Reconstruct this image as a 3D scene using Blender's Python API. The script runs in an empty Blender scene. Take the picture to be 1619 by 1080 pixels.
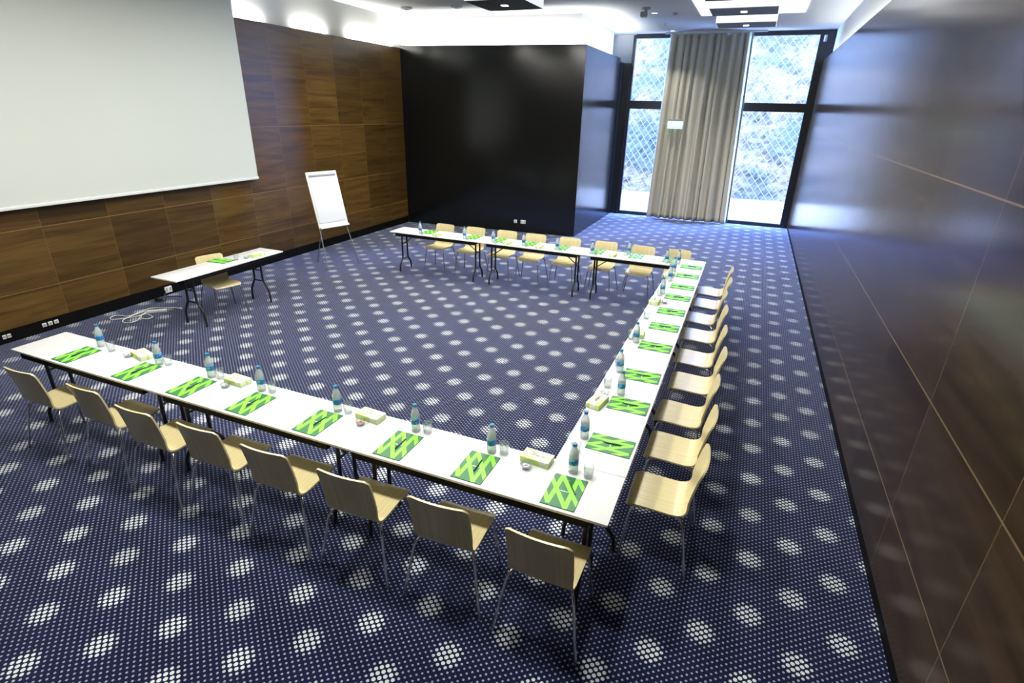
import bpy, bmesh, math, random
from mathutils import Vector, Matrix
random.seed(7)
R = math.radians
COL = bpy.context.scene.collection

# ------------------------------------------------------------------ helpers
def new_mat(name):
    m = bpy.data.materials.new(name); m.use_nodes = True
    nt = m.node_tree; b = nt.nodes['Principled BSDF']
    return m, nt, b

def mat(name, col, rough=.5, metal=0., spec=.5, emit=None, es=0., coat=0., alpha=None, bump=None, noise=None):
    m, nt, b = new_mat(name)
    b.inputs['Base Color'].default_value = (*col, 1)
    b.inputs['Roughness'].default_value = rough
    b.inputs['Metallic'].default_value = metal
    b.inputs['Specular IOR Level'].default_value = spec
    b.inputs['Coat Weight'].default_value = coat
    if emit:
        b.inputs['Emission Color'].default_value = (*emit, 1); b.inputs['Emission Strength'].default_value = es
    if noise:      # (scale, amount): soft natural mottling
        tc = nt.nodes.new('ShaderNodeTexCoord'); n = nt.nodes.new('ShaderNodeTexNoise')
        n.inputs['Scale'].default_value = noise[0]; n.inputs['Detail'].default_value = 5
        nt.links.new(tc.outputs['Object'], n.inputs['Vector'])
        mx = nt.nodes.new('ShaderNodeMix'); mx.data_type = 'RGBA'
        d = 1 - noise[1]
        mx.inputs[6].default_value = (col[0]*d, col[1]*d, col[2]*d, 1); mx.inputs[7].default_value = (*col, 1)
        nt.links.new(n.outputs['Fac'], mx.inputs[0]); nt.links.new(mx.outputs[2], b.inputs['Base Color'])
    if bump:       # (scale, strength)
        tc = nt.nodes.new('ShaderNodeTexCoord'); n = nt.nodes.new('ShaderNodeTexNoise')
        n.inputs['Scale'].default_value = bump[0]; n.inputs['Detail'].default_value = 4
        nt.links.new(tc.outputs['Object'], n.inputs['Vector'])
        bp = nt.nodes.new('ShaderNodeBump'); bp.inputs['Strength'].default_value = bump[1]
        nt.links.new(n.outputs['Fac'], bp.inputs['Height']); nt.links.new(bp.outputs['Normal'], b.inputs['Normal'])
    return m

class NB:
    """tiny node-math builder"""
    def __init__(s, nt): s.nt = nt
    def _in(s, node, i, v):
        if isinstance(v, (int, float)): node.inputs[i].default_value = v
        else: s.nt.links.new(v, node.inputs[i])
    def m(s, op, a, b=None, c=None):
        n = s.nt.nodes.new('ShaderNodeMath'); n.operation = op
        s._in(n, 0, a)
        if b is not None: s._in(n, 1, b)
        if c is not None: s._in(n, 2, c)
        return n.outputs[0]
    def sstep(s, v, lo, hi, a=0., b=1.):
        n = s.nt.nodes.new('ShaderNodeMapRange'); n.interpolation_type = 'SMOOTHSTEP'
        s._in(n, 'Value', v)
        for k, q in (('From Min', lo), ('From Max', hi), ('To Min', a), ('To Max', b)): s._in(n, k, q)
        return n.outputs['Result']
    def mix(s, f, a, b):
        n = s.nt.nodes.new('ShaderNodeMix'); n.data_type = 'RGBA'
        s._in(n, 0, f)
        for i, v in ((6, a), (7, b)):
            if isinstance(v, tuple): n.inputs[i].default_value = (*v, 1)
            else: s.nt.links.new(v, n.inputs[i])
        return n.outputs[2]
    def xyz(s):
        tc = s.nt.nodes.new('ShaderNodeTexCoord'); sp = s.nt.nodes.new('ShaderNodeSeparateXYZ')
        s.nt.links.new(tc.outputs['Object'], sp.inputs[0]); return sp.outputs
    def comb(s, x, y, z):
        n = s.nt.nodes.new('ShaderNodeCombineXYZ')
        for i, v in enumerate((x, y, z)): s._in(n, i, v)
        return n.outputs[0]
    def noise(s, vec, scale=1., detail=4., rough=.5, dist=0.):
        n = s.nt.nodes.new('ShaderNodeTexNoise'); s.nt.links.new(vec, n.inputs['Vector'])
        n.inputs['Scale'].default_value = scale; n.inputs['Detail'].default_value = detail
        n.inputs['Roughness'].default_value = rough; n.inputs['Distortion'].default_value = dist
        return n.outputs['Fac']
    def white(s, vec):
        n = s.nt.nodes.new('ShaderNodeTexWhiteNoise'); n.noise_dimensions = '3D'
        s.nt.links.new(vec, n.inputs['Vector']); return n.outputs['Value']

# mesh builder: collects shapes in one bmesh
class MB:
    def __init__(s): s.bm = bmesh.new(); s.mi = 0
    def _mat(s, faces):
        for f in faces: f.material_index = s.mi
    def box(s, x0, x1, y0, y1, z0, z1, bev=0., seg=2, M=None):
        r = bmesh.ops.create_cube(s.bm, size=1.)
        vs = r['verts']
        for v in vs:
            v.co = Vector(((x0+x1)/2 + v.co.x*(x1-x0), (y0+y1)/2 + v.co.y*(y1-y0), (z0+z1)/2 + v.co.z*(z1-z0)))
        fs = {f for v in vs for f in v.link_faces}
        if bev > 0:
            es = {e for v in vs for e in v.link_edges}
            rb = bmesh.ops.bevel(s.bm, geom=list(es), offset=bev, segments=seg, profile=.5, affect='EDGES')
            fs = {f for f in rb['faces']} | {f for f in fs if f.is_valid}
            vs = list({v for f in fs for v in f.verts})
        s._mat(fs)
        if M is not None:
            for v in vs: v.co = M @ v.co
        return s
    def tube(s, pts, r, n=10, cap=True, closed=False):
        pts = [Vector(p) for p in pts]; N = len(pts)
        rad = r if isinstance(r, (list, tuple)) else [r]*N
        rings = []; prev = None
        for i, p in enumerate(pts):
            if closed: t = (pts[(i+1) % N]-pts[i-1]).normalized()
            elif i == 0: t = (pts[1]-p).normalized()
            elif i == N-1: t = (p-pts[-2]).normalized()
            else: t = ((pts[i+1]-p).normalized()+(p-pts[i-1]).normalized()).normalized()
            if prev is None:
                a = Vector((0, 0, 1)) if abs(t.z) < .9 else Vector((1, 0, 0))
                u = t.cross(a).normalized()
            else:
                u = (prev - t*prev.dot(t)).normalized()
            prev = u; w = t.cross(u)
            rings.append([s.bm.verts.new(p+(u*math.cos(2*math.pi*k/n)+w*math.sin(2*math.pi*k/n))*rad[i]) for k in range(n)])
        fs = []
        for i in range(N if closed else N-1):
            a, b = rings[i], rings[(i+1) % N]
            for k in range(n): fs.append(s.bm.faces.new((a[k], a[(k+1) % n], b[(k+1) % n], b[k])))
        if cap and not closed:
            fs.append(s.bm.faces.new(rings[0][::-1])); fs.append(s.bm.faces.new(rings[-1]))
        s._mat(fs); return s
    def lathe(s, prof, n=24, c=(0, 0, 0)):
        c = Vector(c); rings = []; fs = []
        for (r, z) in prof:
            if r < 1e-6: rings.append([s.bm.verts.new(c+Vector((0, 0, z)))])
            else: rings.append([s.bm.verts.new(c+Vector((r*math.cos(2*math.pi*k/n), r*math.sin(2*math.pi*k/n), z))) for k in range(n)])
        for a, b in zip(rings, rings[1:]):
            for k in range(n):
                k2 = (k+1) % n
                if len(a) == 1 and len(b) == 1: continue
                if len(a) == 1: fs.append(s.bm.faces.new((a[0], b[k2], b[k])))
                elif len(b) == 1: fs.append(s.bm.faces.new((a[k], a[k2], b[0])))
                else: fs.append(s.bm.faces.new((a[k], a[k2], b[k2], b[k])))
        s._mat(fs); return s
    def poly(s, pts):
        f = s.bm.faces.new([s.bm.verts.new(Vector(p)) for p in pts]); s._mat([f]); return s
    def build(s, name, mats, parent=None, smooth=True, angle=40, loc=None):
        bmesh.ops.recalc_face_normals(s.bm, faces=s.bm.faces[:])
        me = bpy.data.meshes.new(name); s.bm.to_mesh(me); s.bm.free()
        if not isinstance(mats, (list, tuple)): mats = [mats]
        for m in mats: me.materials.append(m)
        if smooth:
            me.polygons.foreach_set('use_smooth', [True]*len(me.polygons))
            try: me.set_sharp_from_angle(angle=R(angle))
            except Exception: pass
        o = bpy.data.objects.new(name, me); COL.objects.link(o)
        if parent is not None: o.parent = parent
        if loc is not None: o.location = loc
        return o

def tag(o, label, cat, group=None, kind=None):
    o['label'] = label; o['category'] = cat
    if group: o['group'] = group
    if kind: o['kind'] = kind
    return o
def struct(o, label=None, cat=None):
    o['kind'] = 'structure'
    if label: o['label'] = label
    if cat: o['category'] = cat
    return o
def empty(name, loc=(0, 0, 0), rz=0.):
    o = bpy.data.objects.new(name, None); COL.objects.link(o)
    o.location = loc; o.rotation_euler = (0, 0, rz); o.empty_display_size = .1
    return o
def copy_tree(o, parent=None):
    c = o.copy(); COL.objects.link(c)
    if parent is not None: c.parent = parent
    for ch in list(o.children): copy_tree(ch, c)
    return c
ORD = ['first', 'second', 'third', 'fourth', 'fifth', 'sixth', 'seventh', 'eighth', 'ninth', 'tenth']

# ------------------------------------------------------------------ dimensions (metres)
TH = .75                       # table height
D = .4686                      # table depth
LW, RW = -7.874, 1.585         # left and right panelled walls
YW = 14.536                    # window wall
YB0, YB1, XB = 10.149, 10.534, -3.355   # black partition front (left end, right end) and side
PT, CZ = 4.156, 4.82           # top of the panelling, ceiling
YBACK = -5.2

# ------------------------------------------------------------------ materials
def carpet_mat():
    m, nt, b = new_mat('carpet'); B = NB(nt); x, y, _ = B.xyz()
    def near(px, py, ox, oy):      # distance to the nearest point of a centred lattice
        def d(sx, sy):
            wx = B.m('WRAP', B.m('SUBTRACT', x, ox+sx), px/2, -px/2)
            wy = B.m('WRAP', B.m('SUBTRACT', y, oy+sy), py/2, -py/2)
            return B.m('SQRT', B.m('ADD', B.m('MULTIPLY', wx, wx), B.m('MULTIPLY', wy, wy)))
        return B.m('MINIMUM', d(0, 0), d(px/2, py/2))
    big = near(.525, .498, 1.112, 3.178)
    small = near(.0498, .0390, -.724, -.494)
    rad = B.sstep(big, .112, .045, .0064, .0118)
    dot = B.sstep(B.m('SUBTRACT', small, rad), .0012, -.0012)
    lum = B.sstep(big, .115, .06, 0., 1.)
    dcol = B.mix(lum, (.25, .285, .38), (.58, .62, .62))
    v = B.noise(B.comb(x, y, 0.), 3., 3.)
    base = B.mix(v, (.005, .0065, .026), (.008, .010, .038))
    nt.links.new(B.mix(dot, base, dcol), b.inputs['Base Color'])
    b.inputs['Roughness'].default_value = .95; b.inputs['Specular IOR Level'].default_value = .1
    b.inputs['Sheen Weight'].default_value = 1.; b.inputs['Sheen Tint'].default_value = (.62, .68, 1., 1); b.inputs['Sheen Roughness'].default_value = .35
    fz = B.noise(B.comb(x, y, 0.), 400., 2.)
    bp = nt.nodes.new('ShaderNodeBump'); bp.inputs['Strength'].default_value = .25; bp.inputs['Distance'].default_value = .004
    nt.links.new(fz, bp.inputs['Height']); nt.links.new(bp.outputs['Normal'], b.inputs['Normal'])
    return m

def wood_panel_mat(name, pitch, phase, rows, dark, light, seam, rough, tints=(.62, 1.25)):
    m, nt, b = new_mat(name); B = NB(nt); x, y, z = B.xyz()
    u = B.m('DIVIDE', B.m('SUBTRACT', y, phase), pitch); iu = B.m('FLOOR', u)
    row = B.m('ADD', B.m('ADD', B.m('GREATER_THAN', z, rows[0]), B.m('GREATER_THAN', z, rows[1])), B.m('GREATER_THAN', z, rows[2]))
    tone = B.white(B.comb(iu, row, 3.))
    # grain runs horizontally, broken at every panel
    g1 = B.noise(B.comb(B.m('MULTIPLY', iu, 7.3), B.m('ADD', B.m('MULTIPLY', y, .55), B.m('MULTIPLY', tone, 9.)), B.m('MULTIPLY', z, 9.)), 1., 6., .6, .8)
    g2 = B.noise(B.comb(tone, B.m('MULTIPLY', y, 2.2), B.m('MULTIPLY', z, 90.)), 1., 3., .6)
    g = B.m('ADD', B.m('MULTIPLY', g1, .75), B.m('MULTIPLY', g2, .25))
    col = B.mix(B.sstep(g, .32, .68), dark, light)
    sc = B.m('ADD', tints[0], B.m('MULTIPLY', tone, tints[1]-tints[0]))
    vm = nt.nodes.new('ShaderNodeVectorMath'); vm.operation = 'SCALE'
    nt.links.new(col, vm.inputs[0]); nt.links.new(sc, vm.inputs['Scale'])
    dv = B.m('MULTIPLY', B.m('ABSOLUTE', B.m('SUBTRACT', B.m('FRACT', B.m('ADD', u, .5)), .5)), pitch)
    dh = B.m('MINIMUM', B.m('MINIMUM', B.m('ABSOLUTE', B.m('SUBTRACT', z, rows[0])), B.m('ABSOLUTE', B.m('SUBTRACT', z, rows[1]))), B.m('ABSOLUTE', B.m('SUBTRACT', z, rows[2])))
    sv = B.sstep(dv, .006, .002, 0., .45); sh = B.sstep(dh, .008, .003, 0., .85)
    nt.links.new(B.mix(B.m('MAXIMUM', sv, sh), vm.outputs[0], seam), b.inputs['Base Color'])
    b.inputs['Roughness'].default_value = rough
    nt.links.new(B.m('ADD', rough-.03, B.m('MULTIPLY', g, .06)), b.inputs['Roughness'])
    b.inputs['Specular IOR Level'].default_value = .32
    return m

def beech_mat():
    m, nt, b = new_mat('beech_plywood'); B = NB(nt); x, y, z = B.xyz()
    g = B.noise(B.comb(B.m('MULTIPLY', x, 60.), B.m('MULTIPLY', y, 2.), B.m('MULTIPLY', z, 2.)), 1., 5., .6)
    nt.links.new(B.mix(B.sstep(g, .3, .7), (.55, .47, .235), (.63, .555, .305)), b.inputs['Base Color'])
    b.inputs['Roughness'].default_value = .32; b.inputs['Coat Weight'].default_value = .25; b.inputs['Coat Roughness'].default_value = .25
    return m

def clear_mat(name, tint, milk, gloss=.1):
    """thin clear plastic or glass: see-through, a little milky, glossy at the rim"""
    m = bpy.data.materials.new(name); m.use_nodes = True; nt = m.node_tree; nt.nodes.clear()
    out = nt.nodes.new('ShaderNodeOutputMaterial'); tr = nt.nodes.new('ShaderNodeBsdfTransparent')
    df = nt.nodes.new('ShaderNodeBsdfDiffuse'); gl = nt.nodes.new('ShaderNodeBsdfGlossy')
    tr.inputs['Color'].default_value = (*tint, 1); df.inputs['Color'].default_value = (.88, .95, .97, 1)
    gl.inputs['Roughness'].default_value = .06
    lw = nt.nodes.new('ShaderNodeLayerWeight'); lw.inputs['Blend'].default_value = .35
    m1 = nt.nodes.new('ShaderNodeMixShader'); m1.inputs[0].default_value = milk
    nt.links.new(tr.outputs[0], m1.inputs[1]); nt.links.new(df.outputs[0], m1.inputs[2])
    mr = nt.nodes.new('ShaderNodeMapRange'); mr.inputs['To Min'].default_value = gloss*.5; mr.inputs['To Max'].default_value = min(1., gloss*5)
    nt.links.new(lw.outputs['Facing'], mr.inputs['Value'])
    m2 = nt.nodes.new('ShaderNodeMixShader'); nt.links.new(mr.outputs[0], m2.inputs[0])
    nt.links.new(m1.outputs[0], m2.inputs[1]); nt.links.new(gl.outputs[0], m2.inputs[2])
    nt.links.new(m2.outputs[0], out.inputs[0])
    return m

def curtain_mat():
    m, nt, b = new_mat('curtain_linen'); B = NB(nt); x, y, z = B.xyz()
    g = B.noise(B.comb(B.m('MULTIPLY', x, 40.), 0., B.m('MULTIPLY', z, 3.)), 1., 4.)
    nt.links.new(B.mix(g, (.55, .53, .43), (.66, .64, .54)), b.inputs['Base Color'])
    b.inputs['Roughness'].default_value = .9; b.inputs['Specular IOR Level'].default_value = .1
    return m

def rock_mat():
    m, nt, b = new_mat('pale_rock'); B = NB(nt); x, y, z = B.xyz()
    v = B.comb(x, y, z)
    n1 = B.noise(v, .7, 4.); n2 = B.noise(v, 4.5, 6., .65)
    c = B.mix(B.sstep(n1, .42, .62), (.076, .052, .033), (.018, .021, .020))
    c2 = B.mix(B.sstep(n2, .36, .50, .8, 0.), c, (.008, .009, .010))  # dark noise patches paint in the shadows of the rock crevices
    nt.links.new(c2, b.inputs['Base Color']); b.inputs['Roughness'].default_value = .9
    return m

def stripe_black_mat():
    m, nt, b = new_mat('black_veneer'); B = NB(nt); x, y, z = B.xyz()
    s = B.m('ADD', x, y)
    g = B.noise(B.comb(B.m('MULTIPLY', s, 24.), 0., B.m('MULTIPLY', z, 1.2)), 1., 4.)
    col = B.mix(g, (.0025, .003, .0035), (.005, .006, .006))
    d = B.m('MULTIPLY', B.m('ABSOLUTE', B.m('SUBTRACT', B.m('FRACT', B.m('DIVIDE', s, 1.13)), .5)), 1.13)
    nt.links.new(B.mix(B.sstep(d, .004, .001), col, (.002, .002, .002)), b.inputs['Base Color'])
    nt.links.new(B.m('ADD', .15, B.m('MULTIPLY', g, .06)), b.inputs['Roughness'])
    b.inputs['Specular IOR Level'].default_value = .5
    return m

M = dict(
    carpet=carpet_mat(),
    wood_l=wood_panel_mat('walnut_panels', .853, 1.70, (.585, 1.34, 2.47), (.050, .026, .006), (.118, .067, .016), (.21, .13, .05), .34),
    wood_r=wood_panel_mat('dark_walnut_panels', 1.1, -.01, (.585, 1.36, 2.505), (.025, .0145, .006), (.052, .031, .014), (.18, .125, .07), .18, (.75, 1.15)),
    wood_back=mat('dark_back_wall', (.16, .12, .07), .6),
    apron=mat('black_apron', (.004, .004, .005), .7, spec=.15), beech=beech_mat(), black_veneer=stripe_black_mat(),
    plaster=mat('white_plaster', (.80, .81, .79), .85, bump=(60., .03)),
    ceiling=mat('ceiling_paint', (.76, .78, .77), .9, bump=(80., .03)),
    base=mat('black_skirting', (.003, .003, .0035), .6, spec=.12),
    laminate=mat('white_laminate', (.67, .68, .67), .32, noise=(6., .03)),
    edge=mat('pale_table_edge', (.80, .80, .75), .5),
    steel_black=mat('black_steel', (.012, .012, .014), .35, spec=.5),
    chrome=mat('chrome_tube', (.62, .63, .65), .18, metal=1.),
    screen=mat('screen_fabric', (.60, .635, .59), .92, spec=.1, bump=(1.3, .10)),
    white_plastic=mat('white_plastic', (.72, .73, .71), .4),
    grey_plastic=mat('grey_plastic', (.30, .31, .32), .5),
    alu=mat('brushed_aluminium', (.36, .36, .37), .35, metal=.9),
    paper=mat('paper_white', (.68, .71, .73), .8),
    green=mat('folder_green', (.018, .145, .040), .45),
    lime=mat('folder_lime', (.21, .78, .03), .45),
    wtext=mat('folder_white_print', (.75, .85, .78), .5),
    pen=mat('pen_dark', (.006, .03, .012), .3),
    cap=mat('bottle_cap_blue', (.02, .17, .33), .35),
    label=None,
    pet=clear_mat('clear_pet', (.93, .97, .99), .42, .14),
    glass=clear_mat('clear_tumbler', (.96, .98, .98), .06, .10),
    bowl=clear_mat('clear_dish', (.93, .95, .97), .12, .14),
    pane=clear_mat('window_glass', (.95, .98, 1.), 0., .05),
    curtain=curtain_mat(), rock=rock_mat(),
    frame=mat('black_window_frame', (.010, .012, .016), .35),
    snow=mat('pale_terrace', (.13, .092, .062), .9, noise=(2., .08)),
    wire=mat('net_wire', (.016, .017, .019), .6),
    raft=mat('lit_ceiling_tray', (.85, .86, .86), .8, emit=(.96, .98, 1.), es=1.1),
    grey_panel=mat('grey_panel_underside', (.20, .21, .23), .7),
    dark_panel=mat('charcoal_panel_underside', (.035, .036, .040), .7),
    glow_edge=mat('glowing_panel_edge', (.85, .86, .86), .6, emit=(.95, .98, 1.), es=.75),
    led=mat('downlight_lens', (.9, .9, .9), .4, emit=(1., .98, .94), es=6.),
    exit_face=mat('exit_sign_face', (.8, .9, .85), .4, emit=(.75, 1., .90), es=.7),
    exit_green=mat('exit_sign_tint', (.5, .9, .75), .4, emit=(.45, .95, .80), es=.8),
    cord=mat('white_cord', (.72, .73, .68), .5),
    wrap_silver=mat('silver_sweet_wrapper', (.55, .58, .66), .3, metal=.5),
    wrap_red=mat('red_sweet_wrapper', (.48, .16, .09), .4),
    wrap_brown=mat('brown_sweet_wrapper', (.34, .20, .10), .4),
    tissue=mat('tissue_white', (.84, .86, .82), .9),
)
def label_mat():
    m, nt, b = new_mat('bottle_label_blue'); B = NB(nt); x, y, z = B.xyz()
    n = B.noise(B.comb(B.m('MULTIPLY', x, 60.), B.m('MULTIPLY', y, 60.), B.m('MULTIPLY', z, 40.)), 1., 2.)
    c = B.mix(B.sstep(n, .52, .60), (.010, .16, .45), (.18, .48, .76))
    nt.links.new(B.mix(B.sstep(z, .106, .112), c, (.14, .44, .70)), b.inputs['Base Color'])
    b.inputs['Roughness'].default_value = .35
    return m
M['label'] = label_mat()
def tissue_mat():
    m, nt, b = new_mat('tissue_box_print'); B = NB(nt); x, y, z = B.xyz()
    w = B.m('ADD', y, B.m('MULTIPLY', B.m('SINE', B.m('MULTIPLY', x, 26.)), .022))
    c = B.mix(B.sstep(w, .006, .010), (.82, .87, .70), (.50, .74, .15))
    c = B.mix(B.sstep(w, .024, .027), c, (.80, .86, .62))
    c = B.mix(B.sstep(w, -.034, -.038), c, (.55, .76, .24))
    nt.links.new(c, b.inputs['Base Color']); b.inputs['Roughness'].default_value = .5
    return m
M['tissuebox'] = tissue_mat()

# ------------------------------------------------------------------ room shell
struct(MB().box(LW-.3, RW+.3, YBACK-.1, YW+.12, -.12, 0).build('floor', M['carpet'], smooth=False),
       'navy carpet with small white dots gathered into round blots')
struct(MB().box(LW-.5, RW+.5, YBACK-.3, YW+.3, CZ, CZ+.2).build('ceiling', M['ceiling'], smooth=False))
# left wall: white plaster behind, walnut panelling in front up to PT, black skirting
struct(MB().box(LW-.30, LW-.16, YBACK, YW, 0, CZ).build('wall_left', M['plaster'], smooth=False))
struct(MB().box(LW-.04, LW, YBACK, YB0, .165, PT).build('wall_left_panelling', M['wood_l'], smooth=False), 'dark walnut panelled wall behind the projection screen')
struct(MB().box(LW-.04, LW-.008, YBACK, YB0, 0, .165).build('baseboard_left', M['base'], smooth=False))
struct(MB().box(RW+.16, RW+.30, YBACK, YW, 0, CZ).build('wall_right', M['plaster'], smooth=False))
struct(MB().box(RW, RW+.04, YBACK, YW-.02, .11, PT).build('wall_right_panelling', M['wood_r'], smooth=False), 'glossy dark walnut panelled wall reflecting the window')
struct(MB().box(RW+.008, RW+.04, YBACK, YW-.02, 0, .11).build('baseboard_right', M['base'], smooth=False))
struct(MB().box(LW-.3, RW+.3, YBACK-.15, YBACK, 0, CZ).build('wall_back', M['wood_back'], smooth=False))
# black partition standing in the far left corner, white bulkhead above it
mb = MB()
def prism(mb, pts, z0, z1):
    b = [mb.bm.verts.new((p[0], p[1], z0)) for p in pts]; t = [mb.bm.verts.new((p[0], p[1], z1)) for p in pts]
    fs = [mb.bm.faces.new(b[::-1]), mb.bm.faces.new(t)]
    n = len(pts)
    for i in range(n): fs.append(mb.bm.faces.new((b[i], b[(i+1) % n], t[(i+1) % n], t[i])))
    mb._mat(fs); return mb
prism(mb, [(LW, YB0), (XB, YB1), (XB, 13.94), (XB-.05, 13.94), (XB-.05, YB1+.05), (LW, YB0+.05)], .0, PT+.045)
struct(mb.build('wall_black_partition', M['black_veneer'], smooth=False), 'tall black veneered partition in the far corner')
struct(prism(MB(), [(LW-.16, YB0+.20), (XB-.20, YB1+.20), (XB-.20, 13.77), (LW-.16, 13.77)], 0, CZ).build('wall_far', M['plaster'], smooth=False), 'white wall band above the black partition')
struct(MB().box(XB-.06, XB, 14.0, 14.43, 0, PT-.03).build('wall_partition_end', M['black_veneer'], smooth=False))
struct(MB().box(LW-.16, -3.17, YW-.0, YW+.12, 0, CZ).build('wall_window_side', M['plaster'], smooth=False))
struct(MB().box(XB-.55, XB-.45, 13.77, YW, 0, CZ).build('wall_recess', M['plaster'], smooth=False))

# ------------------------------------------------------------------ window, terrace and slope outside
X0, X1 = -3.36, RW+.02
mb = MB()
XG = -3.10                                   # left edge of the glass
mb.box(-3.17, XG, YW-.06, YW+.06, 0, CZ-.02).box(X1-.20, X1+.18, YW-.06, YW+.06, 0, CZ)
mb.box(XG, X1-.20, YW-.06, YW+.06, 4.72, CZ).box(XG, X1-.20, YW-.06, YW+.06, 0, .09)
mb.box(XG, X1-.20, YW-.06, YW+.06, 2.955, 3.165)
mb.box(-1.02, -.92, YW-.05, YW+.05, .09, 4.72)
mb.box(-3.42, -3.17, YW-.10, YW+.06, 0, 4.12)
wf = struct(mb.build('window_1', M['frame'], smooth=False), 'full height black framed window')
mb = MB()
for xa, xb in ((XG, -1.02), (-.92, X1-.20)):
    for za, zb in ((.09, 2.955), (3.165, 4.72)): mb.box(xa, xb, YW-.006, YW+.006, za, zb)
p = mb.build('pane', M['pane'], wf, smooth=False)
mb = MB().tube([(X1-.08, YW-.10, 4.56), (X1-.08, YW-.10, 4.70)], .035, 12).box(X1-.10, X1-.06, YW-.10, YW-.05, 4.60, 4.66)
tag(mb.build('motion_sensor', M['white_plastic']), 'small white motion sensor on the top right corner of the window frame', 'sensor')

struct(MB().box(-9, 7, YW+.13, 20.6, -.3, -.02).build('ground_terrace', M['snow'], smooth=False), 'bright pale terrace outside the window')
def slope():
    bm = bmesh.new(); nx, nz = 150, 90; W = 16.
    from mathutils import noise as N
    a = R(66); vs = []
    for j in range(nz+1):
        for i in range(nx+1):
            x = -9 + W*i/nx; s = 8.2*j/nz
            q = Vector((x, s, 0)); h = .22*N.fractal(q*1.1, 1., 2., 4) + .10*N.noise(q*5.3)
            vs.append(bm.verts.new((x, 20.1 + s*math.cos(a) - h*math.sin(a), -.1 + s*math.sin(a) + h*math.cos(a))))
    for j in range(nz):
        for i in range(nx):
            k = j*(nx+1)+i; bm.faces.new((vs[k], vs[k+1], vs[k+nx+2], vs[k+nx+1]))
    mb = MB(); mb.bm.free(); mb.bm = bm
    return mb.build('hill_rock', M['rock'], smooth=False)
struct(slope(), 'pale rock slope outside the window')
def net():
    mb = MB(); a = R(66)
    def P(x, s): return (x, 20.1 + s*math.cos(a) - .22, -.1 + s*math.sin(a) + .1)
    for k in range(-32, 50):
        x0 = -8 + .27*k
        for sg in (1, -1):
            pts = []
            for s in (0, 8.):
                pts.append((x0 + sg*s*.75, s))
            if sg < 0: pts = [(x0+4 + sg*s*.75, s) for s in (0, 8.)]
            mb.tube([P(*pts[0]), P(*pts[1])], .013, 4)
    return mb.build('wire_net', M['wire'])
tag(net(), 'diamond wire net stretched over the rock slope outside', 'net')

# curtain
def curtain():
    bm = bmesh.new(); nx, nz = 340, 40; th = []
    zt, zb = CZ-.045, .02
    random.seed(3); ph = [random.uniform(0, 6.28) for _ in range(6)]
    vs = []
    for j in range(nz+1):
        t = j/nz; z = zt + (zb-zt)*t
        xa = -2.13 + (-2.21+2.13)*t; xb = -.10 + (.05+.10)*t
        for i in range(nx+1):
            u = i/nx
            w = u + .012*math.sin(2*math.pi*u*3+ph[0]) + .006*math.sin(2*math.pi*u*7+ph[1]+t*2.)
            f = math.sin(2*math.pi*w*11+ph[2]) + .5*math.sin(2*math.pi*w*6.5+ph[3]+t*1.3) + .3*t*math.sin(2*math.pi*w*23+ph[4])
            amp = .066 + .02*t
            x = xa + (xb-xa)*u + .018*math.cos(2*math.pi*w*11+ph[2])
            vs.append(bm.verts.new((x, 14.25 + amp*f*.95, z)))
    for j in range(nz):
        for i in range(nx):
            k = j*(nx+1)+i; bm.faces.new((vs[k], vs[k+1], vs[k+nx+2], vs[k+nx+1]))
    bmesh.ops.recalc_face_normals(bm, faces=bm.faces[:])
    bmesh.ops.solidify(bm, geom=bm.faces[:], thickness=.004)
    mb = MB(); mb.bm.free(); mb.bm = bm
    return mb
cu = empty('curtain', (0, 0, 0)); tag(cu, 'long beige curtain gathered in the middle of the window', 'curtain')
curtain().build('curtain_cloth', M['curtain'], cu, angle=180)
MB().box(-2.3, .2, 14.25, 14.29, CZ-.04, CZ).build('curtain_rail', M['white_plastic'], cu, smooth=False)

# exit sign hanging in front of the curtain
ex = empty('exit_sign', (-1.715, 14.02, 2.475)); tag(ex, 'small lit exit sign hanging in front of the beige curtain', 'sign')
MB().box(-.20, .20, -.03, .03, .20, .235, .004).build('housing', M['grey_plastic'], ex)
MB().box(-.20, .20, -.012, .012, .08, .20).build('face', M['exit_face'], ex, smooth=False)
MB().box(-.20, .20, -.012, .012, 0., .08).build('lower_face', M['exit_green'], ex, smooth=False)
MB().tube([(-.15, 0, .23), (-.15, 0, CZ-2.475)], .0025, 6).build('wire', M['alu'], ex)
MB().tube([(.15, 0, .23), (.15, 0, CZ-2.475)], .0025, 6).build('wire', M['alu'], ex)

# ------------------------------------------------------------------ ceiling fixtures
def ceiling_panel(x0, x1, y0, y1, under, label, hz=.04):
    e = empty('ceiling_panel', ((x0+x1)/2, (y0+y1)/2, 4.50)); tag(e, label, 'ceiling light', 'square light panels hung under the ceiling')
    a, b = (x1-x0)/2, (y1-y0)/2
    MB().box(-a, a, -b, b, .008, .17, .004).build('casing', M['glow_edge'], e)
    us = MB().box(-a+.012, a-.012, -b+.012, b-.012, 0, .008).build('underside', under, e, smooth=False)
    MB().box(-.05, .05, -.05, .05, -.008, 0).build('downlight', M['led'], us, smooth=False)
    for sx in (-1, 1): MB().tube([(sx*a*.7, 0, .16), (sx*a*.7, 0, CZ-4.50-hz)], .006, 8).build('hanger', M['alu'], e)
    return e
ceiling_panel(-4.50, -3.46, 7.0, 8.03, M['dark_panel'], 'charcoal square light panel above the black partition', .002)
ceiling_panel(-.735, .37, 10.40, 11.13, M['grey_panel'], 'grey light panel nearest the window curtain')
ceiling_panel(-.735, .37, 8.70, 9.51, M['grey_panel'], 'middle grey light panel under the bright white ceiling tray')
ceiling_panel(-.735, .37, 7.02, 7.995, M['grey_panel'], 'grey light panel cut by the top of the photo')
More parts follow.
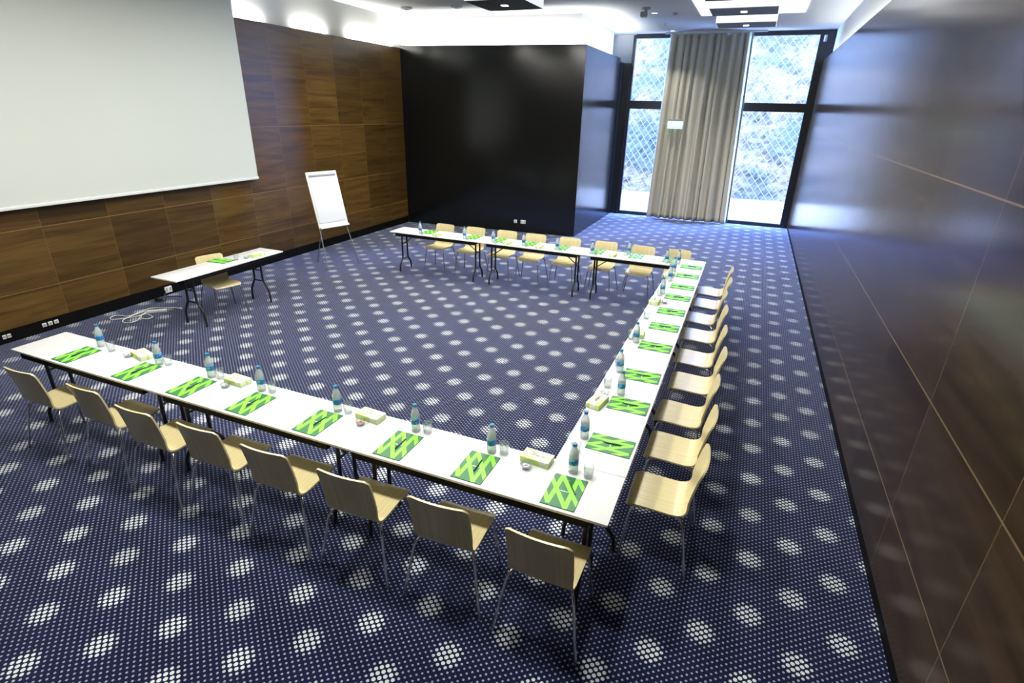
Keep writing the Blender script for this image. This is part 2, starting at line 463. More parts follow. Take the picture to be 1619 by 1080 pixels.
tag(MB().box(-1.14, .86, 7.2, 11.5, CZ-.035, CZ-.002).build('light_tray', M['raft'], smooth=False), 'bright white lit tray in the ceiling above the grey panels', 'ceiling light')
def spot(x, y, label):
    e = empty('recessed_downlight', (x, y, CZ-.012)); tag(e, label, 'ceiling light', 'round downlights in the ceiling')
    MB().lathe([(.055, .012), (.085, .012), (.085, .004), (.055, 0), (.055, .012)], 20).build('trim_ring', M['white_plastic'], e)
    MB().lathe([(0, .004), (.055, .004), (.055, .012), (0, .012)], 20).build('lens', M['led'], e)
def dome(x, y, r, h, m, name, label, cat):
    tag(MB().lathe([(r, 0), (r, -h*.4), (r*.75, -h*.85), (0, -h)], 20, (x, y, CZ)).build(name, m), label, cat)
spot(-2.06, 11.06, 'round downlight beside the ceiling projector bracket')
spot(-2.07, 13.89, 'round downlight closest to the top of the curtain')
for x, y, l in ((-7.0, 9.15, 'white ceiling speaker above the walnut wall corner'), (-5.85, 9.27, 'white ceiling speaker left of the charcoal light panel')):
    e = empty('ceiling_speaker', (x, y, CZ)); tag(e, l, 'speaker', 'round speakers in the ceiling')
    MB().lathe([(.12, 0), (.12, -.03), (.075, -.04), (.06, -.02), (0, -.02)], 24).build('rim', M['white_plastic'], e)
    MB().lathe([(0, -.024), (.05, -.024), (.045, -.045), (0, -.05)], 16).build('cone', M['grey_plastic'], e)
dome(-1.64, 11.16, .045, .05, M['grey_plastic'], 'smoke_detector', 'small dark round detector on the ceiling', 'detector')
dome(-2.07, 12.75, .05, .04, M['white_plastic'], 'sprinkler', 'small pale sprinkler on the ceiling before the curtain', 'sprinkler')
e = empty('projector_bracket', (-2.12, 10.41, CZ)); tag(e, 'grey ceiling camera bracket left of the lit tray', 'bracket')
MB().lathe([(.09, 0), (.09, -.03), (.03, -.04), (.03, -.09), (0, -.09)], 20).build('mount', M['grey_plastic'], e)
MB().box(-.10, .03, -.07, .07, -.17, -.07, .02).build('head', M['grey_plastic'], e)

# ------------------------------------------------------------------ projection screen
sc = empty('projection_screen', (LW+.12, 0, 0)); tag(sc, 'large white pulled down projection screen on the walnut wall', 'screen')
bm = bmesh.new(); ny, nz = 60, 30; vs = []
SY0, SY1, SZ0, SZ1 = -.9, 5.185, 1.64, 4.72
from mathutils import noise as MN
for j in range(nz+1):
    for i in range(ny+1):
        y = SY0+(SY1-SY0)*i/ny; z = SZ0+(SZ1-SZ0)*j/nz
        x = .010*MN.noise(Vector((y*.8+z*.5, z*.35, 1.)))*min(1, j/4)*min(1, (nz-j)/4)
        vs.append(bm.verts.new((x, y, z)))
for j in range(nz):
    for i in range(ny):
        k = j*(ny+1)+i; bm.faces.new((vs[k], vs[k+1], vs[k+ny+2], vs[k+ny+1]))
bmesh.ops.recalc_face_normals(bm, faces=bm.faces[:]); bmesh.ops.solidify(bm, geom=bm.faces[:], thickness=.003)
mb = MB(); mb.bm.free(); mb.bm = bm; mb.build('sheet', M['screen'], sc, angle=60)
MB().box(-.014, .014, SY0, SY1+.01, 1.605, 1.645, .006).build('bottom_bar', M['white_plastic'], sc)
MB().box(-.119, .06, SY0-.1, SY1+.05, 4.72, CZ-.002, .01).build('roller_case', M['white_plastic'], sc)

# ------------------------------------------------------------------ folding tables
def make_table(L, inset, zc=.215):
    root = empty('folding_table'); a, b = L/2, D/2
    mb = MB(); mb.box(-a, a, -b, b, TH-.018, TH, .003)
    for f in mb.bm.faces:
        if abs(f.calc_center_median().z-TH) > .001: f.material_index = 1
    mb.build('tabletop', [M['laminate'], M['edge']], root)
    mb = MB(); ax, ay, t = a-.115, b-.010, .010
    mb.box(-ax, ax, -ay, -ay+t, TH-.072, TH-.018).box(-ax, ax, ay-t, ay, TH-.072, TH-.018)
    mb.box(-ax, -ax+t, -ay+t, ay-t, TH-.072, TH-.018).box(ax-t, ax, -ay+t, ay-t, TH-.072, TH-.018)
    mb.build('apron', M['apron'], root, smooth=False)
    for sx in (-1, 1):
        x = sx*(a-inset)
        for sy in (-1, 1):
            MB().tube([(x, sy*.08, TH-.03), (x, sy*.082, zc+.06), (x, sy*.085, zc+.025), (x, sy*.095, zc), (x, sy*.145, zc*.74), (x, sy*.172, zc*.58), (x, sy*.182, zc*.42), (x, sy*.188, .0)], .0155, 10).build('leg', M['steel_black'], root)
        for p, q, r in (((x, -.08, .50), (x, .08, .50), .009), ((x, -.092, zc+.005), (x, .092, zc+.005), .011), ((x, -ay+.01, TH-.045), (x, ay-.01, TH-.045), .011)):
            MB().tube([p, q], r, 8).build('crossbar', M['steel_black'], root)
        MB().tube([(x, 0, .50), (x-sx*.30, 0, TH-.03)], .009, 8).build('brace', M['steel_black'], root)
    return root
g = 'white folding tables of the U'
def table_row(n, L, inset, place, labels):
    proto = None
    for i in range(n):
        o = make_table(L, inset) if proto is None else copy_tree(proto)
        if proto is None: proto = o
        x, y, rz = place(i); o.location = (x, y, 0); o.rotation_euler = (0, 0, rz)
        tag(o, labels[i], 'table', g)
PN = 5.552/3; PR = (5.942-.4686-.004)/3; PF = 5.534/3
table_row(3, PN-.003, .155, lambda i: (-5.552+PN*(i+.5), D/2, 0),
          ['white folding table at the open end of the near row', 'white folding table in the middle of the near row', 'white folding table at the near row corner of the U'])
table_row(3, PR-.003, .155, lambda i: (-D/2, .4706+PR*(i+.5), R(90)),
          ['white folding table of the side row next to the near corner', 'white folding table in the middle of the side row', 'white folding table of the side row next to the far corner'])
table_row(3, PF-.003, .155, lambda i: (-5.534+PF*(i+.5), 5.942+D/2, 0),
          ['white folding table at the open end of the far row', 'white folding table in the middle of the far row', 'white folding table at the far corner of the U'])
t = make_table(1.83, .335, .33); t.location = (-6.5806+D/2, 2.9987, 0); t.rotation_euler = (0, 0, R(90))
tag(t, 'white folding table standing alone before the walnut wall', 'table')

# ------------------------------------------------------------------ chairs
def catmull(P, n):
    P = [Vector(p) for p in P]; out = []
    Q = [P[0]*2-P[1]]+P+[P[-1]*2-P[-2]]
    for i in range(1, len(Q)-2):
        for k in range(n):
            t = k/n; a, b, c, d = Q[i-1], Q[i], Q[i+1], Q[i+2]
            out.append(.5*((2*b)+(c-a)*t+(2*a-5*b+4*c-d)*t*t+(3*b-a-3*c+d)*t**3))
    out.append(P[-1]); return out
def make_chair():
    root = empty('plywood_chair')
    prof = catmull([(.200, .424), (.190, .440), (.155, .452), (.05, .451), (-.07, .444), (-.13, .446), (-.172, .463), (-.196, .50), (-.208, .56), (-.222, .64), (-.243, .74), (-.266, .82)], 4)
    N = len(prof); nu = 14; w = .194; th = .012
    bm = bmesh.new(); top, bot = [], []
    # arc length for rounded ends
    s = [0.]
    for i in range(1, N): s.append(s[-1]+(prof[i]-prof[i-1]).length)
    for i, p in enumerate(prof):
        tg = (prof[min(i+1, N-1)]-prof[max(i-1, 0)]).normalized(); nrm = Vector((tg.y, -tg.x))
        if nrm.y < 0 and i < 12: nrm = -nrm
        e = min(s[i], s[-1]-s[i]); rc = .03
        ww = w if e > rc else w - rc + math.sqrt(max(0., rc*rc-(rc-e)**2))*.999
        ww = max(ww, w-.028)
        up = max(0., min(1., (p.y-.46)/.1))
        ra, rb = [], []
        for k in range(nu+1):
            x = -ww+2*ww*k/nu
            f = .020*(x/w)**2*up + (1-up)*0.
            sag = .004*(1-up)*((x/w)**2)
            ra.append(bm.verts.new((x, p.x+f, p.y+sag))); rb.append(bm.verts.new((x, p.x+f+nrm.x*-th*(1 if True else 0), p.y+sag-nrm.y*th)))
        top.append(ra); bot.append(rb)
    for i in range(N-1):
        for k in range(nu):
            bm.faces.new((top[i][k], top[i][k+1], top[i+1][k+1], top[i+1][k]))
            bm.faces.new((bot[i][k], bot[i+1][k], bot[i+1][k+1], bot[i][k+1]))
        bm.faces.new((top[i][0], top[i+1][0], bot[i+1][0], bot[i][0]))
        bm.faces.new((top[i][nu], bot[i][nu], bot[i+1][nu], top[i+1][nu]))
    for i in (0, N-1):
        for k in range(nu): bm.faces.new((top[i][k], bot[i][k], bot[i][k+1], top[i][k+1]))
    mb = MB(); mb.bm.free(); mb.bm = bm
    mb.build('seat_shell', M['beech'], root, angle=50)
    for sx in (-1, 1):
        MB().tube([(sx*.155, .02, .425), (sx*.160, .10, .425), (sx*.168, .140, .420), (sx*.178, .158, .398), (sx*.186, .166, .36), (sx*.225, .205, 0)], .0095, 10).build('leg', M['chrome'], root)
        MB().tube([(sx*.155, .02, .425), (sx*.165, -.115, .423), (sx*.185, -.160, .418), (sx*.198, -.178, .395), (sx*.206, -.188, .36), (sx*.262, -.250, 0)], .0095, 10).build('leg', M['chrome'], root)
    for yy in (.06, -.06): MB().tube([(-.157, yy, .425), (.157, yy, .425)], .0085, 8).build('seat_rail', M['steel_black'], root)
    return root
CH = None
def chair(x, y, deg, label, group):
    global CH
    if CH is None: CH = o = make_chair()
    else: o = copy_tree(CH)
    o.location = (x, y, 0); o.rotation_euler = (0, 0, R(deg))
    tag(o, label, 'chair', group)
near_ch = [(-4.85, -.04, 2), (-4.085, -.015, 0), (-3.43, -.07, .6), (-2.82, -.05, 1.7), (-2.21, -.06, 2), (-1.575, -.062, 1.8), (-.93, -.045, 2.6), (-.295, -.062, -1.5)]
side_ch = [(.195, .81, 1), (.205, 1.41, 0), (.185, 1.985, -1), (.21, 2.64, 1), (.18, 3.265, 0), (.155, 3.965, 2), (.115, 4.585, -1), (.145, 5.24, 1), (.14, 5.85, 0)]
far_ch = [-4.80, -4.15, -3.51, -2.94, -2.31, -1.665, -1.025, -.447]
for i, (x, y, a) in enumerate(near_ch):
    l = ('beech plywood chair pushed to the near table row, %s from its open end' % ORD[i]) if i < 7 else 'beech plywood chair with its back to us at the near corner, lowest in the photo'
    chair(x, y, a, l, 'chairs along the near table row')
for i, (x, y, a) in enumerate(side_ch):
    chair(x, y, 90+a, 'beech plywood chair on the outer side of the side row, %s from the near corner' % ORD[i], 'chairs along the side table row')
for i, x in enumerate(far_ch):
    chair(x, 6.478+.01*((i*7) % 3-1), 180+((i*5) % 4-1.5), 'beech plywood chair behind the far table row, %s from the open end' % ORD[i], 'chairs along the far table row')
chair(-6.41, 2.97, -104.5, 'beech plywood chair alone behind the small table by the walnut wall', None)

# ------------------------------------------------------------------ green folders
FW, FL, FT = .21, .305, .006
def clip(poly, x0, x1, y0, y1):
    for ax, lim, sg in ((0, x0, 1), (0, x1, -1), (1, y0, 1), (1, y1, -1)):
        out = []
        for i in range(len(poly)):
            p, q = poly[i-1], poly[i]
            a, b = (p[ax]-lim)*sg, (q[ax]-lim)*sg
            if a >= 0: out.append(p) if not out or out[-1] != p else None
            if (a >= 0) != (b >= 0):
                t = a/(a-b); out.append((p[0]+(q[0]-p[0])*t, p[1]+(q[1]-p[1])*t))
        poly = out
        if len(poly) < 3: return []
    return poly
def make_folder():
    mb = MB(); mb.box(-FW/2, FW/2, -FL/2, FL/2, 0, FT, .0012, 1)
    mb.mi = 1; z = FT+.0002
    bands = [((-.12, .915), (.727, .03)), ((-.1, .46), (.2, .07)), ((.2, .07), (.25, .97)), ((.25, .97), (1.1, .10)), ((.727, .03), (.708, .98)), ((.708, .98), (1.1, .58))]
    for k, (p, q) in enumerate(bands):
        P = Vector(((p[0]-.5)*FW, (p[1]-.5)*FL)); Q = Vector(((q[0]-.5)*FW, (q[1]-.5)*FL)); d = (Q-P).normalized(); n = Vector((-d.y, d.x))*.0135
        P -= d*.006; Q += d*.006
        c = clip([tuple(P+n), tuple(Q+n), tuple(Q-n), tuple(P-n)], -FW/2+.001, FW/2-.001, -FL/2+.001, FL/2-.001)
        if len(c) >= 3: mb.poly([(a, b, z+.00005*k) for a, b in c])
    mb.mi = 2
    for x0, x1, y0, y1 in ((-.024, -.014, -.004, .004), (-.012, -.004, -.003, .002), (-.002, .006, -.003, .002), (.008, .016, -.003, .002), (.018, .024, -.003, .002)):
        mb.poly([(x0, y0, z+.0004), (x1, y0, z+.0004), (x1, y1, z+.0004), (x0, y1, z+.0004)])
    return mb.build('folder', [M['green'], M['lime'], M['wtext']], smooth=False)
FO = None
def folder(x, y, deg, label, group):
    global FO
    if FO is None: FO = o = make_folder()
    else: o = copy_tree(FO)
    o.location = (x, y, TH); o.rotation_euler = (0, 0, R(deg)); tag(o, label, 'folder', group)
    return o
PE = None
def pen(o, u, v, du, dv, label):
    """a pen lying on folder o, from (u,v) along (du,dv) in folder units"""
    global PE
    if PE is None:
        PE = empty('pen')
        ba = MB().tube([(-.070, 0, .0045), (.052, 0, .0045)], .0045, 10).build('barrel', M['pen'], PE)
        MB().tube([(.052, 0, .0045), (.064, 0, .0045), (.070, 0, .0045)], [.0043, .0025, .0008], 10).build('tip', M['grey_plastic'], PE)
        MB().box(-.066, -.03, -.0012, .0012, .009, .0105).build('clip', M['pen'], ba, smooth=False)
        p = PE
    else: p = copy_tree(PE)
    rz = o.rotation_euler.z
    loc = Matrix.Rotation(rz, 4, 'Z') @ Vector(((u-.5)*FW, (v-.5)*FL, 0))
    p.location = (o.location.x+loc.x, o.location.y+loc.y, TH+FT+.0006)
    p.rotation_euler = (0, 0, rz+math.atan2(dv*FL, du*FW))
    tag(p, label, 'pen', 'dark pens on the green folders')
nx_ = [-4.893, -4.105, -3.457, -2.822, -2.178, -1.49, -.905, -.311]
near_desc = lambda i: ('%s from the open end of the near row' % ORD[i]) if i < 7 else 'at the near corner of the U'
for i, x in enumerate(nx_):
    o = folder(x, .176, 0, 'green folder with lime bands, ' + near_desc(i), 'green folders on the near row')
    if i == 7: pen(o, .645, .67, -.41, .426, 'dark pen slanting across the green folder at the near corner of the U')
    else: pen(o, .56+.02*((i*3) % 3-1), .56, .05*((i*5) % 3-1), 1., 'dark pen on the near row folder that is ' + ORD[i] + ' from the open end')
ry_ = [.785, 1.385, 1.95, 2.655, 3.24, 3.775, 4.35, 4.84, 5.42, 5.955]
for i, y in enumerate(ry_):
    o = folder(-.173, y, 90+((i*7) % 3-1)*1.2, 'green folder on the side table row, %s from the near corner' % ORD[i], 'green folders on the side row')
    pen(o, .55, .5, .06*((i*5) % 3-1), 1., 'dark pen on the side row folder that is %s from the near corner' % ORD[i])
fx_ = [-4.85, -3.945, -3.42, -2.87, -2.29, -1.69, -1.05, -.525]
for i, x in enumerate(fx_):
    folder(x, 6.225, 180, 'green folder on the far table row, %s from its open end' % ORD[i], 'green folders on the far row')
folder(-6.44, 3.05, -90+6, 'green folder on the lone small table before its chair', None)

# ------------------------------------------------------------------ bottles and tumblers
def make_bottle():
    root = empty('water_bottle')
    MB().lathe([(0, 0), (.024, 0), (.030, .004), (.032, .012), (.032, .04), (.0305, .048), (.032, .056), (.032, .064), (.0312, .067), (.0312, .113), (.032, .116), (.032, .128), (.030, .145), (.024, .166), (.016, .184), (.0135, .192), (.0135, .202), (0, .203)], 24).build('body', M['pet'], root)
    MB().lathe([(.0316, .066), (.0324, .067), (.0324, .113), (.0316, .114), (.0316, .066)], 24).build('label_band', M['label'], root)
    MB().lathe([(0, .198), (.0152, .198), (.0156, .200), (.0156, .214), (.0145, .217), (0, .217)], 20).build('cap', M['cap'], root)
    return root
BO = None
def bottle(x, y, label, group):
    global BO
    if BO is None: BO = o = make_bottle()
    else: o = copy_tree(BO)
    o.location = (x, y, TH); o.rotation_euler = (0, 0, random.uniform(0, 6.28)); tag(o, label, 'bottle', group)
GL = None
def tumbler(x, y, label, group):
    global GL
    if GL is None:
        GL = o = MB().lathe([(0, 0), (.026, 0), (.028, .003), (.034, .086), (.0345, .088), (.0335, .088), (.0270, .006), (0, .006)], 28).build('drinking_glass', M['glass'])
    else: o = copy_tree(GL)
    o.location = (x, y, TH); tag(o, label, 'glass', group)
nb = [(-4.895, .394), (-4.065, .355), (-3.464, .374), (-2.909, .371), (-2.156, .371), (-1.482, .383), (-.885, .370), (-.322, .388)]
ng = [(-4.70, .36), (-3.985, .378), (-3.375, .386), (-2.81, .384), (-2.065, .375), (-1.391, .392), (-.80, .385), (-.218, .375)]
for i, (x, y) in enumerate(nb): bottle(x, y, 'blue capped water bottle on the near row, ' + (ORD[i] + ' from its open end' if i < 7 else 'beside the near corner of the U'), 'water bottles on the near row')
for i, (x, y) in enumerate(ng): tumbler(x, y, 'clear drinking glass on the near row, ' + (ORD[i] + ' from its open end' if i < 7 else 'beside the near corner of the U'), 'glasses on the near row')
sb = [(-.368, .805), (-.385, 1.53), (-.372, 1.955), (-.372, 2.69), (-.377, 4.43), (-.371, 5.07), (-.385, 5.56), (-.383, 6.06)]
sb[1] = (-.375, 1.545)
sb = [(-.366, .80), (-.270+.0, 1.54), (-.372, 1.955), (-.372, 2.69), (-.377, 4.43), (-.371, 5.07), (-.385, 5.56), (-.383, 6.06)]
for i, (x, y) in enumerate(sb): bottle(x, y, 'blue capped water bottle on the side row, %s from the near corner' % ORD[i], 'water bottles on the side row')
sg = [(-.37, .60), (-.40, 1.62), (-.41, 2.07), (-.435, 2.755), (-.40, 3.42), (-.395, 4.33), (-.43, 4.98), (-.43, 5.66)]
for i, (x, y) in enumerate(sg): tumbler(x, y, 'clear drinking glass on the side row, %s from the near corner' % ORD[i], 'glasses on the side row')
fb_ = [(-4.93, 6.03), (-4.03, 6.03), (-3.475, 6.03), (-2.915, 6.03), (-2.32, 6.03), (-1.73, 6.03), (-1.19, 6.30), (-.555, 6.03)]
for i, (x, y) in enumerate(fb_): bottle(x, y, 'blue capped water bottle on the far row, %s from its open end' % ORD[i], 'water bottles on the far row')
for i, (x, y) in enumerate(fb_): tumbler(x+.076 if y < 6.2 else x-.03, 5.99 if y < 6.2 else 6.20, 'clear drinking glass on the far row, %s from its open end' % ORD[i], 'glasses on the far row')
tumbler(-6.30, 3.20, 'clear drinking glass on the lone small table beside the green folder', None)

# ------------------------------------------------------------------ tissue boxes and sweet dishes
TB = None
def tissue(x, y, deg, label):
    global TB
    if TB is None:
        TB = o = empty('tissue_box')
        ct = MB().box(-.10, .10, -.055, .055, 0, .045, .003).build('carton', M['tissuebox'], o)
        mb = MB(); n = 20
        mb.poly([(.055*math.cos(2*math.pi*k/n), .011*math.sin(2*math.pi*k/n), .0455) for k in range(n)])
        mb.build('slot', M['grey_plastic'], ct, smooth=False)
        mb = MB(); pts = []
        bm = mb.bm; rows = []
        for j in range(4):
            rows.append([bm.verts.new((-.04+.08*k/10, .004*math.sin(k*1.3+j)+(j-1.5)*.004, .044+.006*j+.004*math.sin(k*.9))) for k in range(11)])
        for j in range(3):
            for k in range(10): bm.faces.new((rows[j][k], rows[j][k+1], rows[j+1][k+1], rows[j+1][k]))
        mb.build('tissue', M['tissue'], o)
    else: o = copy_tree(TB)
    o.location = (x, y, TH); o.rotation_euler = (0, 0, R(deg)); tag(o, label, 'tissue box', 'lime and white tissue boxes')
for x, y, a, l in ((-4.335, .395, -14, 'lime tissue box near the open end of the near row'), (-3.185, .388, -3, 'lime tissue box between the third and fourth near row folders'),
                   (-1.872, .388, -4, 'lime tissue box between the fifth and sixth near row folders'), (-.572, .402, -4, 'lime tissue box at the inner near corner of the U'),
                   (-.405, 1.31, 80, 'lime tissue box on the side row beyond the near corner folder'), (-.385, 2.90, 96, 'lime tissue box on the side row before its fifth folder'),
                   (-.405, 4.03, 88, 'lime tissue box halfway along the side row beside a sweet dish'), (-.41, 5.30, 84, 'lime tissue box on the side row close to the far corner'),
                   (-4.575, 6.055, 80, 'lime tissue box on the far row before its first chair'), (-3.215, 6.07, 85, 'lime tissue box on the far row before its third chair'),
                   (-2.64, 6.06, 95, 'lime tissue box on the far row before its fourth chair'), (-1.40, 6.08, 90, 'lime tissue box on the far row between its sixth and seventh chairs'),
                   (-6.21, 3.50, 82, 'lime tissue box on the lone small table')):
    tissue(x, y, a, l)
DI = None
def dish(x, y, label, kind, where):
    global DI
    if DI is None:
        DI = o = MB().lathe([(0, 0), (.020, 0), (.024, .003), (.038, .032), (.0385, .034), (.0375, .034), (.022, .006), (0, .005)], 24).build('sweet_dish', M['bowl'])
    else: o = copy_tree(DI)
    o.location = (x, y, TH); tag(o, label, 'bowl', 'clear sweet dishes')
    for k in range(4):
        a = k*math.pi/2+.4; r = .0155
        mt = M['wrap_silver'] if kind == 0 else (M['wrap_red'], M['wrap_brown'])[k % 2]
        key = mt.name
        if key not in SW:
            mb = MB().lathe([(0, -.009), (.006, -.007), (.0085, 0), (.006, .007), (0, .009)], 10)
            for v in mb.bm.verts: v.co = Vector((v.co.z*1.25, v.co.x, v.co.y*.9))
            mb.box(-.017, -.010, -.005, .005, -.001, .001).box(.010, .017, -.005, .005, -.001, .001)
            SW[key] = c = mb.build('wrapped_sweet', mt)
        else: c = copy_tree(SW[key])
        c.location = (x+r*math.cos(a), y+r*math.sin(a), TH+.0145+.0015*k); c.rotation_euler = (0, 0, a+1.2)
        cname = {'silver_sweet_wrapper': 'silver', 'red_sweet_wrapper': 'red', 'brown_sweet_wrapper': 'brown'}[key]
        tag(c, cname+' wrapped sweet in the clear dish '+where, 'sweet', cname+' sweets in the dish '+where)
SW = {}
dish(-4.455, .345, 'clear sweet dish near the open end of the near row', 0, 'near the open end of the near row')
dish(-3.215, .290, 'clear sweet dish between the third and fourth near row folders', 0, 'between the third and fourth near folders')
dish(-1.885, .285, 'clear dish of red and brown sweets on the near row', 1, 'between the fifth and sixth near folders')
dish(-.61, .302, 'clear sweet dish before the tissue box at the inner near corner', 0, 'at the inner near corner')
dish(-.385, 1.47, 'clear sweet dish beyond the first tissue box of the side row', 0, 'beyond the first side row tissue box')
dish(-.295, 4.06, 'clear sweet dish halfway along the side row', 0, 'halfway along the side row')
dish(-6.25, 3.335, 'clear sweet dish on the lone small table', 0, 'on the lone small table')

# ------------------------------------------------------------------ flip chart
fc = empty('flip_chart', (-6.565, 5.395, 0)); tag(fc, 'white flip chart easel on tripod legs before the walnut wall', 'flip chart')
ang = math.atan2(.748, .202)
fc.rotation_euler = (0, 0, ang)          # local x runs along the board, local +y is behind it
ti = R(14.); W = .640
def B3(e, up, off=0.): return Vector((e, up*math.sin(ti)+off*math.cos(ti), up*math.cos(ti)-off*math.sin(ti)))
def bbox(e0, e1, u0, u1, o0, o1, name, m, bev=.004, par=fc):
    mb = MB(); mb.box(e0, e1, u0, u1, o0, o1, bev)
    for v in mb.bm.verts: v.co = B3(v.co.x, v.co.y, -v.co.z)
    return mb.build(name, m, par)
bbox(.02, .02+W, .775, 1.785, -.012, .010, 'board', M['white_plastic'])
pad = bbox(.055, .02+W-.035, .87, 1.735, .011, .020, 'paper_pad', M['paper'], .002)
bbox(.06, .02+W-.04, 1.70, 1.735, .0205, .036, 'clamp_bar', M['grey_plastic'], .004, pad)
bbox(.03, .01+W, .765, .80, .010, .055, 'pen_tray', M['white_plastic'], .004)
for e in (.05, .02+W-.03):
    MB().tube([B3(e+(-.05 if e < .3 else .09), 0, .03), B3(e, .80, .03), B3(e+(.03 if e < .3 else -.03), 1.4, .03)], .011, 10).build('leg', M['alu'], fc)
bk = Matrix.Rotation(-ang, 4, 'Z') @ Vector((-7.18+6.565, 5.80-5.395, 0))
MB().tube([(bk.x, bk.y, 0), B3(.34, 1.35, .05)], .011, 10).build('leg', M['alu'], fc)

# ------------------------------------------------------------------ sockets, cords
def socket(x, y, z, w, h, nrm, label):
    e = empty('wall_socket', (x, y, z), 0 if nrm == 'x' else R(-90)+math.atan2(YB1-YB0, XB-LW)); tag(e, label, 'socket', 'white sockets low on the walls')
    pt = MB().box(0, .012, -w/2, w/2, -h/2, h/2, .003).build('plate', M['white_plastic'], e)
    for s in ((-1, 1) if w > .09 else (0,)):
        MB().box(.0125, .0135, s*w/4-.014, s*w/4+.014, -h*.28, h*.28).build('outlet', M['grey_plastic'], pt, smooth=False)
sx = LW-.008
socket(sx, 3.155, .085, .12, .10, 'x', 'white double socket in the black skirting by the small table')
socket(sx, 1.385, .095, .05, .05, 'x', 'white skirting socket above the near row end, first of three')
socket(sx, 1.455, .095, .05, .05, 'x', 'white skirting socket above the near row end, middle of three')
socket(sx, 1.527, .095, .05, .05, 'x', 'white skirting socket above the near row end, last of three')
socket(sx, .935, .09, .04, .05, 'x', 'grey skirting socket at the left photo edge, first of two')
socket(sx, .985, .09, .04, .05, 'x', 'grey skirting socket at the left photo edge, second of two')
yb = lambda x: YB0+(YB1-YB0)*(x-LW)/(XB-LW)
socket(-4.86, yb(-4.86)-.001, .26, .08, .08, 'y', 'small white socket on the black partition behind the third far chair')
socket(-4.66, yb(-4.66)-.001, .26, .13, .09, 'y', 'wide white socket on the black partition behind the far row')

ec = empty('extension_cord'); tag(ec, 'white extension cord coiled on the carpet beside the small table', 'extension cord')
pts = [(-7.11, 2.745), (-7.19, 2.74), (-7.30, 2.705), (-7.40, 2.66), (-7.49, 2.57), (-7.51, 2.46), (-7.49, 2.34), (-7.46, 2.24), (-7.50, 2.19), (-7.58, 2.20), (-7.645, 2.15), (-7.64, 2.07), (-7.56, 2.03), (-7.47, 2.07), (-7.41, 2.17), (-7.37, 2.30), (-7.40, 2.42),
       (-7.46, 2.44), (-7.46, 2.33), (-7.42, 2.18), (-7.37, 2.06), (-7.28, 2.03), (-7.19, 2.06), (-7.20, 2.15), (-7.26, 2.23), (-7.34, 2.30), (-7.33, 2.38), (-7.22, 2.37), (-7.13, 2.33), (-7.14, 2.26), (-7.25, 2.25), (-7.35, 2.33), (-7.375, 2.40), (-7.372, 2.448)]
P3 = catmull([(x, y, .006+.004*((i*5) % 3)) for i, (x, y) in enumerate(pts)], 5)
MB().tube([(p.x, p.y, p.z) for p in P3], .0055, 8).build('cable', M['cord'], ec)
an = math.atan2(2.583-2.446, -7.212+7.374); Mx = Matrix.Translation((-7.293, 2.5145, 0)) @ Matrix.Rotation(an, 4, 'Z')
MB().box(-.13, .13, -.028, .028, 0, .038, .006, 2, Mx).build('power_strip', M['white_plastic'], ec)
mb = MB().tube([(-7.115, 2.745, .018), (-7.08, 2.75, .018)], [.012, .018], 12).tube([(-7.08, 2.745, .018), (-7.06, 2.747, .018)], .003, 6)
mb.build('plug', M['white_plastic'], ec)
bc = empty('black_cable'); tag(bc, 'black power cable lying against the skirting beside the white socket', 'cable')
P3 = catmull([(-7.862, 3.09, .08), (-7.83, 3.06, .05), (-7.80, 2.98, .008), (-7.76, 2.86, .006), (-7.70, 2.80, .006), (-7.64, 2.86, .006), (-7.68, 2.95, .006), (-7.77, 3.02, .012), (-7.72, 3.12, .006), (-7.60, 3.16, .006)], 6)
MB().tube([(p.x, p.y, p.z) for p in P3], .006, 8).build('cord', M['steel_black'], bc)
MB().box(-7.80, -7.68, 2.84, 2.90, 0, .04, .006).build('adapter', M['steel_black'], bc)

# ------------------------------------------------------------------ lights
def area(name, loc, rot, sx, sy, watts, col=(1, 1, 1), spread=180):
    l = bpy.data.lights.new(name, 'AREA'); l.shape = 'RECTANGLE'; l.size = sx; l.size_y = sy
    l.energy = watts; l.color = col; l.spread = R(spread)
    o = bpy.data.objects.new(name, l); COL.objects.link(o); o.location = loc; o.rotation_euler = rot
    return o
K = 1.0
warm = (1.0, .97, .91)
# ceiling downlights over the seating
for x in (-5.6, -4.0, -2.4, -.8):
    for y, w in ((.05, 84), (2.2, 50), (4.3, 52), (6.4, 52)):
        area('downlight_lamp', (x, y, 4.46), (0, 0, 0), .30, .30, w*{-5.6: .66, -4.0: .9}.get(x, 1.)*K, warm, 180)
# hung panels' downlights, round ones by the curtain, one lamp added to brighten far walnut panelling
for x, y, w in ((-3.98, 7.515, 45), (-.18, 9.1, 50), (-.18, 10.76, 60), (-6.2, 8.0, 40), (-2.06, 11.06, 45), (-2.07, 13.2, 26)):
    area('downlight_lamp', (x, y, 4.46), (0, 0, 0), .12, .12, w*K, warm, 130)
# light strips hidden behind the top of the panelling
def cove(loc, rot, length, w, col=(1., .99, .93)): area('cove_strip_lamp', loc, rot, .05, length, w, col, 170)
up = (R(180), 0, 0)
for yc, ln, w in ((9.2, 1.6, 26), (7.25, .9, 11), (5.6, .9, 9), (3.0, 3., 18)): cove((LW-.10, yc, PT-.02), up, ln, w*K)
area('cove_strip_lamp', ((LW+XB)/2, (YB0+YB1)/2+.12, PT+.0), (R(180), 0, math.atan2(YB1-YB0, XB-LW)), 4.3, .05, 85*K, (1., 1., .97), 170)
area('cove_strip_lamp', (XB-.12, 12.1, PT+.0), up, .05, 3., 60*K, (.95, .98, 1.), 170)
area('cove_strip_lamp', (RW+.10, 9.0, PT-.02), up, .05, 9., 38*K, (.93, .96, 1.), 170)
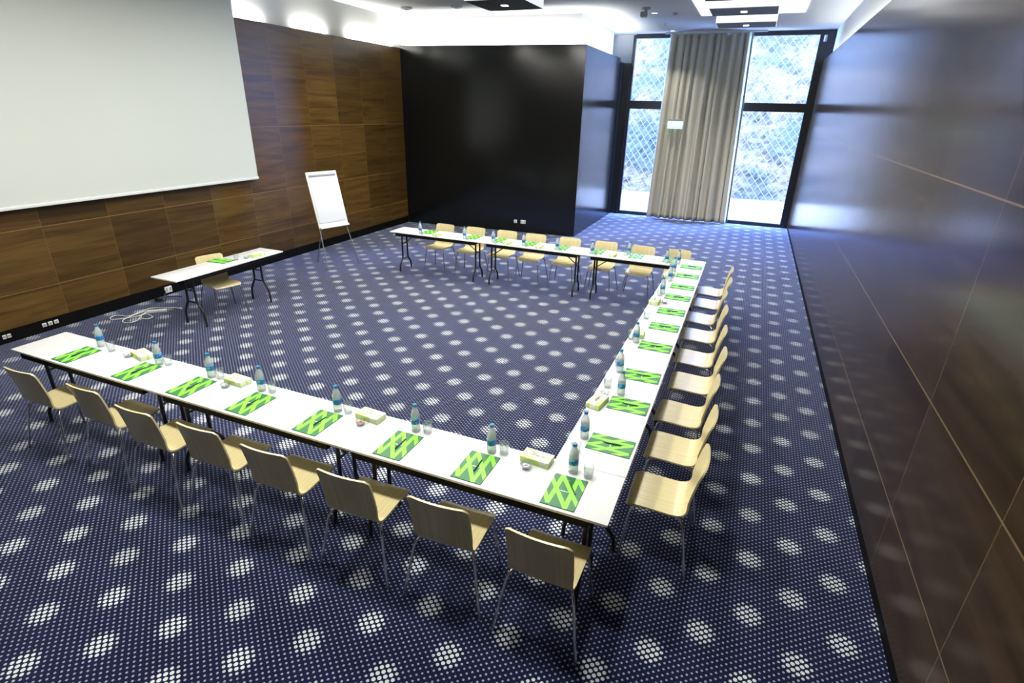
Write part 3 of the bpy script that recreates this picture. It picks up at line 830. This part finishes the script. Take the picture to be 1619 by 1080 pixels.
# daylight
s = bpy.data.lights.new('sun', 'SUN'); s.energy = 14.; s.angle = R(3); s.color = (.90, .95, 1.)
so = bpy.data.objects.new('sun', s); COL.objects.link(so)
so.rotation_euler = Vector((-.25, .70, -.66)).to_track_quat('-Z', 'Y').to_euler()
w = bpy.data.worlds.new('sky'); bpy.context.scene.world = w; w.use_nodes = True
bg = w.node_tree.nodes['Background']; bg.inputs[0].default_value = (.28, .46, 1., 1); bg.inputs[1].default_value = 78.
pl = bpy.data.lights.new('window_portal', 'AREA'); pl.shape = 'RECTANGLE'; pl.size = 4.9; pl.size_y = 4.6; pl.cycles.is_portal = True
po = bpy.data.objects.new('window_portal', pl); COL.objects.link(po); po.location = ((X0+X1)/2, YW+.1, 2.4); po.rotation_euler = (R(-90), 0, 0)

# ------------------------------------------------------------------ camera
px, py, pz = .3885, -2.4189, 2.8687
yaw, pitch, roll, f = .3896, .4037, .0249, 860.298
cy_, sy_ = math.cos(yaw), math.sin(yaw)
f0 = Vector((-sy_, cy_, 0)); r0 = Vector((cy_, sy_, 0)); u0 = Vector((0, 0, 1))
fw = f0*math.cos(pitch)-u0*math.sin(pitch); uu = u0*math.cos(pitch)+f0*math.sin(pitch)
rr = r0*math.cos(roll)+uu*math.sin(roll); uu = uu*math.cos(roll)-r0*math.sin(roll)
cam = bpy.data.cameras.new('camera'); cam.sensor_width = 36.; cam.lens = f*36./1619.; cam.clip_start = .05; cam.clip_end = 200
co = bpy.data.objects.new('camera', cam); COL.objects.link(co)
co.matrix_world = Matrix(((rr.x, uu.x, -fw.x, px), (rr.y, uu.y, -fw.y, py), (rr.z, uu.z, -fw.z, pz), (0, 0, 0, 1)))
S = bpy.context.scene; S.camera = co
S.view_settings.view_transform = 'Standard'; S.view_settings.look = 'None'
S.view_settings.gamma = 1.; S.view_settings.use_curve_mapping = False; S.view_settings.exposure = 0.
S.cycles.use_denoising = True
S.cycles.max_bounces = 8; S.cycles.diffuse_bounces = 4; S.cycles.glossy_bounces = 4; S.cycles.transparent_max_bounces = 24
S.cycles.sample_clamp_indirect = 4.
S.cycles.caustics_reflective = False; S.cycles.caustics_refractive = False
